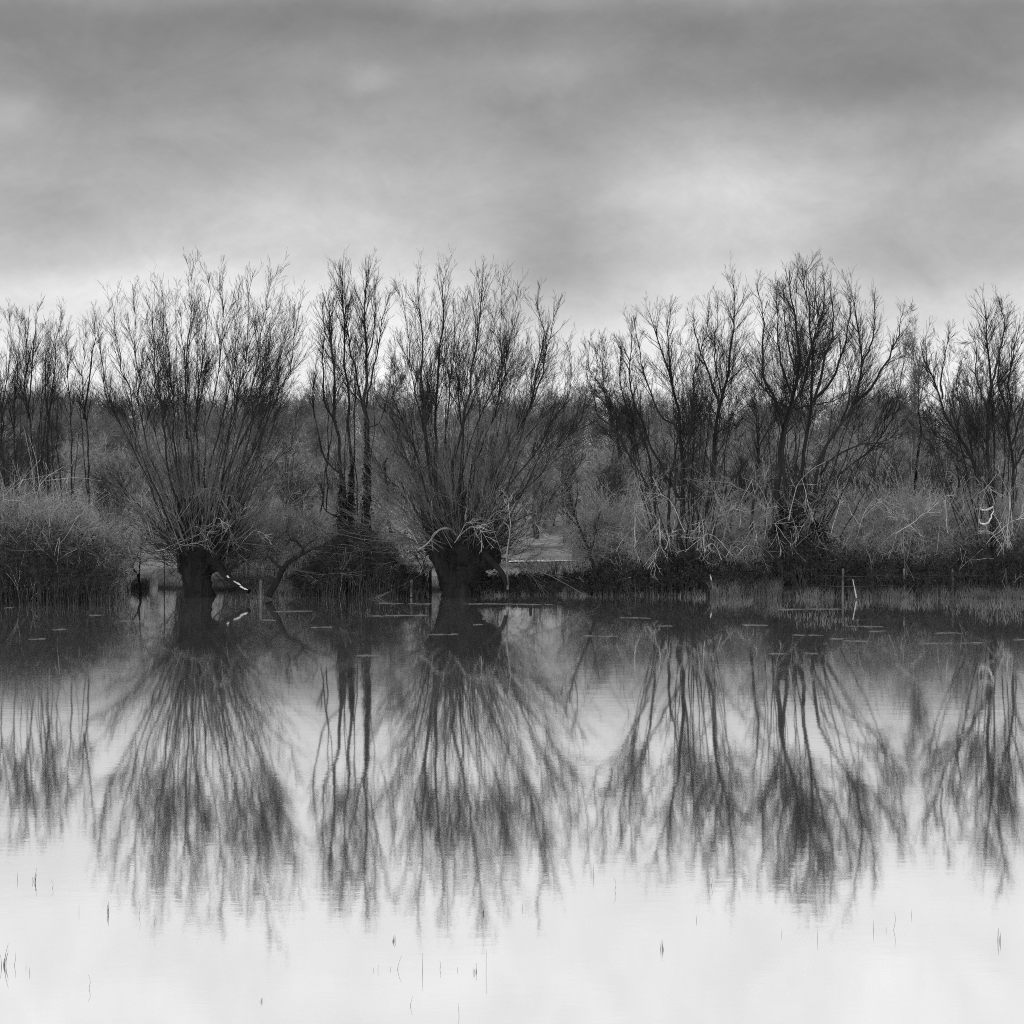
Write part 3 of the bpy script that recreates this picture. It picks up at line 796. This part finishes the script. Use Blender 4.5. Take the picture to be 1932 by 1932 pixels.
gap = lambda x, y: any(abs(x / y * FOC + 966 - uu) < w for uu, w in ((1030, 88), (745, 40), (290, 45)))
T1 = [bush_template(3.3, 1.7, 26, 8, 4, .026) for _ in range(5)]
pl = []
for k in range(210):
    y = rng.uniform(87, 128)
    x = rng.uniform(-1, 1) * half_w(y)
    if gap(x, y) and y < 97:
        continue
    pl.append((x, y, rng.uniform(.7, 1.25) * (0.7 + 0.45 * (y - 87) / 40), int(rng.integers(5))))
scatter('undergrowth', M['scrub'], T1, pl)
T3 = [bush_template(4.4, 1.0, 6, 10, 4, .035, .1, .9) for _ in range(4)]
pl = []
for k in range(150):
    y = rng.uniform(84.5, 112)
    x = rng.uniform(-1, 1) * half_w(y)
    if gap(x, y) and y < 96:
        continue
    pl.append((x, y, rng.uniform(.55, 1.05), int(rng.integers(4))))
scatter('sapling_growth', M['cane'], T3, pl)
T4 = [bush_template(2.6, 2.2, 9, 6, 3, .022, .02, .2) for _ in range(4)]
pl = []
for k in range(120):
    y = rng.uniform(84, 100)
    x = rng.uniform(-1, 1) * half_w(y)
    if gap(x, y) and y < 94:
        continue
    pl.append((x, y, rng.uniform(.6, 1.1), int(rng.integers(4))))
scatter('dry_undergrowth', M['dead'], T4, pl)
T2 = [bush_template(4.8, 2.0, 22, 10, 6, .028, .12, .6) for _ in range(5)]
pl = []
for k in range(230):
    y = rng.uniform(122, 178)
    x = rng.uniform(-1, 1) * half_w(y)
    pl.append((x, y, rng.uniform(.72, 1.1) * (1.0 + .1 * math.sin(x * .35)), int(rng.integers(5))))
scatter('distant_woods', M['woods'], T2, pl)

BT = 'bare trees standing out of the woods behind the bank'


def back_tree(name, label, u, vtop, D, w, m='woods', n0=26, group=BT, n1=16, n2=9, r=.035):
    p = at(u, vtop, D)
    z0 = float(ground_z(p[0], D))
    H = p[2] - z0
    wm = w / FOC * D
    root = thing(name, label, 'tree', (p[0], D, z0), group)
    t = np.linspace(0, 1, 8)
    c = wiggle(np.stack([H * .05 * np.sin(t * 3 + u), H * .05 * np.cos(t * 4 + u), H * .9 * t], 1)[None], .12) + np.array([p[0], D, z0])
    rr = (H * .011 * np.linspace(1, .1, 8))[None]
    Geo().tubes(c, rr, 7).build('trunk', M['bark'], root)
    a, ar = grow(c, rr, n0, (.12, .98), (.30, .5), .55, (20, 55), .12, 6, r, .3, .14, .6)
    a[:, :, :2] = np.array([p[0], D]) + (a[:, :, :2] - np.array([p[0], D])) * (wm / max(.5, np.abs(a[:, :, 0] - p[0]).max()))
    b, br = grow(a, ar, n1, (.15, 1), (.3, .5), .5, (22, 48), .1, 4, r * .4, .5, .12, .3)
    d, dr = grow(b, br, n2, (.15, 1), (.35, .65), .4, (20, 45), .1, 2, r * .22, .5, .1, .2, rrat=.9)
    Geo().tubes(a, ar, 4).tubes(b, br, 3).tubes(d, np.maximum(dr, .005), 3).build('crown', M[m], root)


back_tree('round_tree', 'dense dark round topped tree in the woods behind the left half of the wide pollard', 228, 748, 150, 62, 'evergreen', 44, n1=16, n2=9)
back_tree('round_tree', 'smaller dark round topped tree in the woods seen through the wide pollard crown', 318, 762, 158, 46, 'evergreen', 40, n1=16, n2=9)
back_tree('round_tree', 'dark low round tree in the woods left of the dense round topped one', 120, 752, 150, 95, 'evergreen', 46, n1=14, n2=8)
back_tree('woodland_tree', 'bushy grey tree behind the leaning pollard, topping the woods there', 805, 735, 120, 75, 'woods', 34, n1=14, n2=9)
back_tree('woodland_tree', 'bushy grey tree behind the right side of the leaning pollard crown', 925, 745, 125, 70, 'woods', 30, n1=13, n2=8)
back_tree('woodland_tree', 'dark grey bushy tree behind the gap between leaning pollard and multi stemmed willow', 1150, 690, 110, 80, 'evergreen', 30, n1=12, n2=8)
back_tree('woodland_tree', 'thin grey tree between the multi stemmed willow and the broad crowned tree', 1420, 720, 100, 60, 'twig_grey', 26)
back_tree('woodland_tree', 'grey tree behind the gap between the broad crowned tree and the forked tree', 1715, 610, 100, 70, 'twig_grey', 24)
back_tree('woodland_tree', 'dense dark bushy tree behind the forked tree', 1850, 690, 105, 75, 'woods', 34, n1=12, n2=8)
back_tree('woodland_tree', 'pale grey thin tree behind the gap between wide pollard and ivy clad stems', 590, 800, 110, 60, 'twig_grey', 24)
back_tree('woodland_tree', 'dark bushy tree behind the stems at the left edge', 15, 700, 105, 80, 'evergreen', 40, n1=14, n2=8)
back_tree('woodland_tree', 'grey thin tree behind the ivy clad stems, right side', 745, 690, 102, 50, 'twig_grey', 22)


# ------------------------------------------------------------------ grass at the water's edge
def blades(name, m, spots, label=None):
    g = Geo()
    for (u0, u1, dback, n, h, vbase) in spots:
        u = rng.uniform(u0, u1, n)
        x = (u - 966) / FOC * 80
        if vbase is None:
            y = bank_y(x) + rng.uniform(-0.35, dback, n)
        else:
            y = CAMH * FOC / (rng.uniform(vbase[0], vbase[1], n) - VH)
            x = (u - 966) / FOC * y
        z = np.maximum(ground_z(x, y), -0.02)
        L = h * rng.uniform(.45, 1.1, n)
        az = rng.uniform(0, 2 * PI, n)
        b = rng.uniform(.05, .55, n) * L
        t = np.array([0, .5, 1.])
        c = np.zeros((n, 3, 3))
        c[:, :, 0] = x[:, None] + (np.cos(az) * b)[:, None] * t ** 2
        c[:, :, 1] = y[:, None] + (np.sin(az) * b)[:, None] * t ** 2
        c[:, :, 2] = z[:, None] + L[:, None] * t * (1 - .15 * t)
        g.tubes(c, np.full((n, 1), .006) * np.array([1, .8, .3])[None], 3)
    o = g.build(name, m)
    o['kind'] = 'stuff'
    return o


blades('bank_grass', M['straw'], [(-20, 1960, 1.2, 5000, .24, None), (120, 260, .6, 900, .5, None), (1340, 1470, .5, 1500, .75, None),
                                  (1500, 1932, .7, 1600, .45, None), (930, 1110, 3, 1600, .18, None), (980, 1110, 8.2, 1500, .22, None), (700, 800, 6, 1200, .2, None)])
blades('flooded_grass', M['straw'], [(1520, 1580, 0, 90, .16, (1138, 1170)), (1590, 1640, 0, 60, .18, (1135, 1150)), (1700, 1760, 0, 110, .2, (1133, 1150)),
                                     (1500, 1560, 0, 120, .16, (1160, 1182)), (1560, 1620, 0, 100, .14, (1165, 1190)), (1780, 1932, 0, 220, .16, (1136, 1160)),
                                     (1840, 1932, 0, 160, .2, (1140, 1175)), (1440, 1500, 0, 70, .14, (1140, 1165)), (1360, 1420, 0, 120, .2, (1130, 1142)),
                                     (680, 760, 0, 50, .1, (1150, 1165))])

# floating straw: long thin drifts
g = Geo()
for (u0, u1, v) in ((295, 317, 1137), (93, 120, 1187), (172, 190, 1160), (10, 25, 1146), (524, 587, 1154), (488, 518, 1170), (590, 625, 1184), (702, 800, 1162), (718, 805, 1139),
                    (811, 858, 1198), (880, 1011, 1140), (896, 920, 1179), (674, 718, 1236), (966, 1040, 1140), (1171, 1228, 1166), (1245, 1266, 1182), (1108, 1168, 1200),
                    (1384, 1450, 1180), (1404, 1452, 1180), (1500, 1546, 1198), (1568, 1592, 1205), (1593, 1634, 1209), (1642, 1669, 1192), (1770, 1811, 1194), (1740, 1858, 1213), (1912, 1930, 1207),
                    (230, 265, 1171), (60, 85, 1205), (1600, 1660, 1182), (1480, 1600, 1150), (1452, 1480, 1234), (1520, 1540, 1234)):
    n = int((u1 - u0) * 1.0)
    p = on_water((u0 + u1) / 2, v)
    hw = (u1 - u0) / 2 / FOC * p[1]
    cl = rng.uniform(-1, 1, 7)
    x = p[0] + np.clip(cl[rng.integers(0, 7, n)] * hw + rng.normal(size=n) * hw * .12, -hw * 1.1, hw * 1.1)
    y = p[1] + rng.normal(size=n) * .07 + .12 * np.sin(x * 1.3 + v)
    a = rng.normal(size=n) * .5
    L = rng.uniform(.03, .14, n)
    c = np.zeros((n, 2, 3))
    for k, s in enumerate((-1, 1)):
        c[:, k] = np.stack([x + s * np.cos(a) * L, y + s * np.sin(a) * L, np.full(n, .006)], 1)
    g.tubes(c, np.full((n, 2), .0035), 3)
o = g.build('floating_litter', M['litter'])
o['kind'] = 'stuff'

# ------------------------------------------------------------------ fence and posts
def post(u, v0, D, h, r=.05, lean=0.0):
    p = at(u, v0, D); p[2] = min(p[2], 0.15)
    c = np.array([p + [lean * t * h, 0, h * t] for t in (-.15, .25, .6, .97, 1.0)])
    rr = r * np.array([1.05, 1, .97, .95, .45])
    return c, rr


fp = [(1452, 81), (1590, 79.6), (1707, 79.7), (1798, 79.7), (1900, 79.8)]
p0 = at(1590, 1122, 79.6); p0[2] = 0
fence = thing('wire_fence', 'low post and wire fence of pale posts at the water edge below the bramble hedge', 'fence', p0)
for k, (u, D) in enumerate(fp):
    c, r = post(u, 1122, D, .95 if k else .7, .045, rng.normal() * .03)
    Geo().tubes(c[None], r[None], 10).build('post', M['post'], fence)
g = Geo()
for z in (.45, .82):
    c = spline([np.array([(u - 966) / FOC * D, D - .05, z - (.04 if i % 2 else 0)]) for i, (u, D) in enumerate(fp)], 40)
    g.tubes(c[None], np.full((1, 40), .006), 4)
g.build('wire', M['wire'], fence)
for u, v, D, h, r, ln, lab, mm in ((290, 1120, 81.6, .85, .16, .03, 'stout pale broken stump in the shallows between sapling and thick trunk', 'dead'),
                                   (492, 1126, 79.0, .62, .05, .0, 'pale wooden post in the water beside the crooked leaning trunk', 'post'),
                                   (776, 1122, 79.6, .55, .05, .02, 'grey wooden post in front of the bramble mound', 'post'),
                                   (812, 1119, 80.9, .85, .05, .0, 'dark wooden post just left of the leaning pollard trunk', 'bark'),
                                   (1001, 1121, 80.4, .75, .055, .0, 'dark wooden post standing in the open gap', 'bark')):
    c, r_ = post(u, v, D, h, r, ln)
    q = c[0].copy()
    o = Geo().tubes(c[None], (r_ * 1.0)[None], 10).build('tree_stump' if r > .1 else 'wooden_post', M[mm], origin=(q[0], q[1], 0))
    tag(o, lab, 'stump' if r > .1 else 'post')
c = np.array([at(310, 1128, 79.6), at(310, 1085, 79.6), at(309.5, 1046, 79.6)])
tag(Geo().tubes(c[None], np.array([[.02, .018, .014]]), 6).build('thin_pole', M['bark'], origin=(c[0][0], c[0][1], 0)), 'thin straight dark pole upright in the water left of the thick pollard trunk', 'pole')
c = spline([at(521, 1130, 78.6), at(505, 1116, 78.6), at(496, 1108, 78.7)], 6)
tag(Geo().tubes(c[None], np.linspace(.028, .02, 6)[None], 7).build('leaning_stick', M['stem'], origin=(c[0][0], c[0][1], 0)), 'short grey stick slanting out of the water beside the crooked leaning trunk', 'stick')
c = spline([at(1616, 1128, 79.0), at(1612, 1108, 79.0), at(1609, 1093, 79.0)], 6)
tag(Geo().tubes(c[None], np.linspace(.03, .015, 6)[None], 6).build('leaning_stick', M['dead'], origin=(c[0][0], c[0][1], 0)), 'thin bleached stick leaning in front of the wire fence', 'stick')
# bleached root plate fragments near the reed tuft
g = Geo()
for (a, b, r) in (((1340, 1084), (1341, 1100), .03), ((1342, 1098), (1346, 1119), .05), ((1349, 1108), (1352, 1121), .04)):
    c = spline([at(a[0], a[1], 80), at((a[0] + b[0]) / 2 + 1.5, (a[1] + b[1]) / 2, 79.9), at(b[0], b[1], 80)], 8)
    g.tubes(wiggle(c[None], .2), (r * np.array([.3, .8, 1, .9, 1, .9, .7, .3]))[None], 7)
p = at(1346, 1120, 80)
tag(g.build('bleached_stump', M['dead'], origin=(p[0], p[1], 0)), 'white bleached broken stump beside the pale reed tuft', 'stump')

# ------------------------------------------------------------------ reed stalks in the open water
# (u, v of the foot, height in photo px, lean px, kind, label); kind: s straight, b bent, c clump of several
ST = [
    (8, 1822, 42, 8, 'c', 'thick dark bent reed clump at the left edge of the near water'),
    (27, 1822, 24, 2, 'b', 'second reed in from the left edge, shorter and bent'),
    (49, 1826, 8, 0, 's', 'tiny reed tip right of the left edge clump'),
    (56, 1836, 13, -1, 's', 'short reed nearer than the tiny tip beside the left edge clump'),
    (168, 1865, 26, -2, 'b', 'lone curved reed in open water, lower left'),
    (149, 1722, 13, 0, 's', 'short reed below the reflection of the stems at left'),
    (204, 1724, 24, 1, 'c', 'pair of dark reeds under the left side of the wide pollard reflection'),
    (262, 1728, 28, 1, 'b', 'curved reed under the wide pollard reflection, right of the dark pair'),
    (291, 1742, 8, 2, 's', 'small dark reed tip right of the curved reed under the wide pollard reflection'),
    (493, 1890, 8, 0, 'c', 'small dark tuft alone at lower left of centre'),
    (33, 1660, 16, 0, 's', 'leftmost faint reed at the end of the far left reflection'),
    (66, 1664, 26, 3, 'c', 'faint slanting reeds at the end of the far left reflection'),
    (99, 1676, 16, -3, 'b', 'faint hooked reed right of the slanting ones at far left'),
    (705, 1831, 6, 0, 's', 'leftmost short reed tip of the row right of lower centre left'),
    (713, 1831, 10, 1, 's', 'second short reed tip of the row right of lower centre left'),
    (737, 1830, 6, 0, 's', 'small reed tip beside the sharply bent reed'),
    (750, 1829, 26, 9, 'b', 'sharply bent reed in the middle of the near row'),
    (797, 1834, 36, 0, 's', 'straight upright reed, tall and thin, right of the sharply bent reed'),
    (830, 1830, 17, 0, 'b', 'short curved reed between the tall straight pair'),
    (863, 1831, 7, 0, 's', 'small reed tip left of the dark reed tuft in the near row'),
    (898, 1834, 16, 1, 'c', 'dark reed tuft of the near row beside the rightmost tall reed'),
    (917, 1834, 42, 1, 's', 'tallest reed at the right end of the near row'),
    (774, 1898, 18, 5, 'b', 'faint bent reed below the near row, bottom of the frame'),
    (866, 1918, 26, -2, 's', 'dark reed nearest the bottom edge, right of the faint bent one'),
    (845, 1712, 56, 0, 's', 'very tall straight reed under the leaning pollard reflection'),
    (743, 1776, 12, 1, 'c', 'little reed pair behind the near row'),
    (911, 1724, 12, 1, 'c', 'dark reed tip tuft under the right part of the leaning pollard reflection'),
    (986, 1716, 10, 0, 's', 'small reed tip right of the leaning pollard reflection'),
    (1120, 1652, 24, -1, 's', 'tall faint reed below the gap between the two pollard and willow reflections'),
    (1160, 1680, 24, -2, 'b', 'faint curved reed right of the tall faint one at centre right'),
    (1066, 1716, 7, 0, 's', 'tiny reed in the bright water right of centre'),
    (1314, 1738, 10, 0, 's', 'short reed below the multi stemmed willow reflection'),
    (1249, 1792, 22, 0, 'c', 'dark upright reed tuft alone in the bright water right of centre'),
    (1342, 1672, 24, -3, 'b', 'bent reed at the edge of the multi stemmed willow reflection'),
    (1475, 1764, 10, 0, 's', 'short reed under the left side of the broad crown reflection'),
    (1542, 1772, 22, 0, 's', 'upright reed under the broad crown reflection'),
    (1648, 1756, 20, 0, 's', 'faint straight reed right of the broad crown reflection'),
    (1672, 1756, 8, 0, 's', 'tiny reed between the faint straight reed and the bent one at right'),
    (1686, 1755, 34, 3, 'b', 'bent tall reed at right, below the gap in the reflections'),
    (1720, 1728, 12, 0, 's', 'small faint reed right of the bent tall reed'),
    (1883, 1776, 26, 1, 'c', 'dark pointed reed near the right edge of the bright water'),
]
for (u, v, hpx, lean, kind, lab) in ST:
    p = on_water(u, v)
    k = p[1] / FOC
    hh, ln = hpx * k, lean * k
    g = Geo()
    n = 1 if kind != 'c' else 5
    for j in range(n):
        f = 1 if j == 0 else rng.uniform(.3, .75)
        q = p + (np.zeros(3) if j == 0 else np.array([rng.normal() * .016, rng.normal() * .03, 0]))
        dx = ln if j == 0 else rng.uniform(-.14, .14) * hh
        if kind == 'b':
            pts = [q - [0, 0, .06], q, q + [.08 * hh, 0, hh * .4], q + [.08 * hh + .3 * ln, 0, hh * .72], q + [ln - .03 * hh, 0.02, hh]]
        else:
            pts = [q - [0, 0, .06], q, q + [dx * .3, 0, hh * f * .5], q + [dx, rng.normal() * .02, hh * f]]
        c = spline(pts, 9)
        g.tubes(c[None], (.0036 if kind != 'c' else .0052) * np.linspace(1, .3, 9)[None], 5)
    o = g.build('reed_stalk', M['stalk'], origin=(p[0], p[1], 0))
    tag(o, lab, 'reed', 'reed stalks in the near water')

# ------------------------------------------------------------------ sky, sun, camera
SUN_EL, SUN_AZ = math.radians(38), math.radians(205)   # behind the camera, over the left shoulder


def lin(s):
    return s / 12.92 if s <= .04045 else ((s + .055) / 1.055) ** 2.4


def make_world():
    w = bpy.data.worlds.new('World')
    bpy.context.scene.world = w
    w.use_nodes = True
    nt = w.node_tree
    n, l = nt.nodes, nt.links
    bg = n['Background']
    tc = n.new('ShaderNodeTexCoord')
    sx = n.new('ShaderNodeSeparateXYZ'); l.new(tc.outputs['Generated'], sx.inputs[0])

    def math_(op, a, b=None):
        q = n.new('ShaderNodeMath'); q.operation = op
        for i, x in enumerate((a, b)):
            if x is None: continue
            if isinstance(x, (int, float)): q.inputs[i].default_value = x
            else: l.new(x, q.inputs[i])
        return q.outputs[0]

    def zz(v):
        t = (VH - v) / FOC
        return t / math.sqrt(1 + t * t)
    # layered cloud deck by elevation, warped by noise so that no band is level
    nz = n.new('ShaderNodeTexNoise'); nz.inputs['Scale'].default_value = 11.0; nz.inputs['Detail'].default_value = 6; nz.inputs['Roughness'].default_value = .55
    mp = n.new('ShaderNodeMapping'); mp.inputs['Scale'].default_value = (1, 1, 1.5); mp.inputs['Location'].default_value = (3.1, 1.7, .4); mp.inputs['Rotation'].default_value = (0, math.radians(24), 0)
    l.new(tc.outputs['Generated'], mp.inputs[0]); l.new(mp.outputs[0], nz.inputs['Vector'])
    off = math_('MULTIPLY', math_('SUBTRACT', nz.outputs['Fac'], .5), .034)
    zw = math_('ADD', sx.outputs['Z'], off)
    pos = math_('DIVIDE', math_('ADD', zw, .06), .46)
    rp = n.new('ShaderNodeValToRGB'); rp.color_ramp.interpolation = 'EASE'
    stops = [(-.06, 1.0), (zz(730), .985), (zz(640), .955), (zz(560), .895), (zz(470), .80), (zz(370), .735), (zz(260), .67), (zz(160), .605), (zz(40), .545),
             (zz(-15), .61), (zz(-60), .81), (zz(-140), .88), (zz(-260), .915), (zz(-420), .96), (zz(-640), .98), (.4, 1.0)]  # unseen sky above the view, made brighter to whiten the water's reflection
    stops = [((p + .06) / .46, q) for p, q in stops]
    el = rp.color_ramp.elements
    el[0].position, el[0].color = stops[0][0], grey(lin(stops[0][1]))
    el[1].position, el[1].color = stops[-1][0], grey(1.05)
    for p, s in stops[1:-1]:
        e = el.new(p); e.color = grey(lin(s))
    l.new(pos, rp.inputs['Fac'])
    val = rp.outputs['Color']
    rb = n.new('ShaderNodeRGBToBW'); l.new(val, rb.inputs[0])
    cur = rb.outputs[0]
    # clouds lighter and darker than the deck, each at its own place in the sky
    blobs = [(1040, 240, 150, 60, -.17), (1070, 490, 150, 110, -.30), (150, 130, 220, 80, -.12), (1660, 150, 260, 70, -.24), (330, 330, 220, 80, -.09), (1760, 440, 220, 110, -.22),
             (695, 130, 40, 26, .22), (1390, 370, 210, 75, .26), (30, 200, 70, 36, .16), (1930, 245, 60, 40, .2), (890, 325, 140, 45, .09), (500, 410, 170, 45, .1), (1000, 140, 80, 50, .12),
             (600, 10, 300, 40, -.10), (60, 440, 180, 90, -.13), (300, 540, 260, 45, .12), (1560, 250, 140, 35, .08), (1320, 120, 160, 50, -.08), (800, 520, 150, 60, .06)]
    for (u, v, sxp, szp, amp) in blobs:
        d = np.array([(u - 966) / FOC, 1.0, (VH - v) / FOC]); d /= np.linalg.norm(d)
        m2 = n.new('ShaderNodeVectorMath'); m2.operation = 'SUBTRACT'; l.new(tc.outputs['Generated'], m2.inputs[0]); m2.inputs[1].default_value = tuple(d)
        wv = n.new('ShaderNodeVectorMath'); wv.operation = 'SCALE'; wv.inputs['Scale'].default_value = .045
        ws = n.new('ShaderNodeVectorMath'); ws.operation = 'SUBTRACT'; ws.inputs[1].default_value = (.5, .5, .5)
        l.new(nz.outputs['Color'], ws.inputs[0]); l.new(ws.outputs[0], wv.inputs[0])
        ad = n.new('ShaderNodeVectorMath'); ad.operation = 'ADD'; l.new(m2.outputs[0], ad.inputs[0]); l.new(wv.outputs[0], ad.inputs[1])
        sc = n.new('ShaderNodeVectorMath'); sc.operation = 'MULTIPLY'; l.new(ad.outputs[0], sc.inputs[0])
        sc.inputs[1].default_value = (FOC / sxp, FOC / sxp * .3, FOC / szp)
        dt = n.new('ShaderNodeVectorMath'); dt.operation = 'DOT_PRODUCT'; l.new(sc.outputs[0], dt.inputs[0]); l.new(sc.outputs[0], dt.inputs[1])
        ex = math_('EXPONENT', math_('MULTIPLY', dt.outputs['Value'], -.7))
        amp *= 1.3
        cur = math_('MULTIPLY', cur, math_('ADD', math_('MULTIPLY', ex, amp), 1.0))
    # fine mottling
    n3 = n.new('ShaderNodeTexNoise'); n3.inputs['Scale'].default_value = 15; n3.inputs['Detail'].default_value = 10; n3.inputs['Roughness'].default_value = .68; n3.inputs['Distortion'].default_value = .6
    l.new(mp.outputs[0], n3.inputs['Vector'])
    cur = math_('MULTIPLY', cur, math_('ADD', math_('MULTIPLY', math_('SUBTRACT', n3.outputs['Fac'], .5), .55), 1.0))
    n5 = n.new('ShaderNodeTexNoise'); n5.inputs['Scale'].default_value = 90; n5.inputs['Detail'].default_value = 8; n5.inputs['Roughness'].default_value = .75
    l.new(mp.outputs[0], n5.inputs['Vector'])
    cur = math_('MULTIPLY', cur, math_('ADD', math_('MULTIPLY', math_('SUBTRACT', n5.outputs['Fac'], .5), .22), 1.0))
    # a little of the clear daylight sky behind the deck, without colour
    sky = n.new('ShaderNodeTexSky'); sky.sky_type = 'NISHITA'; sky.sun_disc = False
    sky.sun_elevation = SUN_EL; sky.sun_rotation = SUN_AZ
    sb = n.new('ShaderNodeRGBToBW'); l.new(sky.outputs[0], sb.inputs[0])
    fin = math_('ADD', math_('MULTIPLY', cur, 9.4), math_('MULTIPLY', sb.outputs[0], .06))
    cb = n.new('ShaderNodeCombineColor')
    for i in range(3): l.new(fin, cb.inputs[i])
    l.new(cb.outputs[0], bg.inputs['Color'])
    bg.inputs['Strength'].default_value = .1


make_world()
sl = bpy.data.lights.new('sun', 'SUN'); sl.energy = 1.5; sl.angle = math.radians(14); sl.color = (1, 1, 1)
so = bpy.data.objects.new('sun', sl); C.objects.link(so)
from mathutils import Vector
sd = Vector((math.sin(SUN_AZ) * math.cos(SUN_EL), math.cos(SUN_AZ) * math.cos(SUN_EL), math.sin(SUN_EL)))
so.rotation_euler = sd.to_track_quat('Z', 'Y').to_euler()
so.location = sd * 50

cd = bpy.data.cameras.new('camera')
cd.sensor_width = 36; cd.lens = 36 * FOC / 1932
cd.shift_y = -(966 - VH) / 1932
cd.clip_end = 4000; cd.clip_start = .5
co = bpy.data.objects.new('camera', cd); C.objects.link(co)
co.location = (0, 0, CAMH); co.rotation_euler = (PI / 2, 0, 0)
sc = bpy.context.scene
sc.camera = co
sc.view_settings.view_transform = 'Standard'
sc.view_settings.look = 'None'
sc.view_settings.exposure = 0
sc.render.film_transparent = False
sc.cycles.max_bounces = 6
sc.cycles.use_denoising = False
sc.cycles.pixel_filter_type = 'BLACKMAN_HARRIS'
sc.cycles.filter_width = 1.0
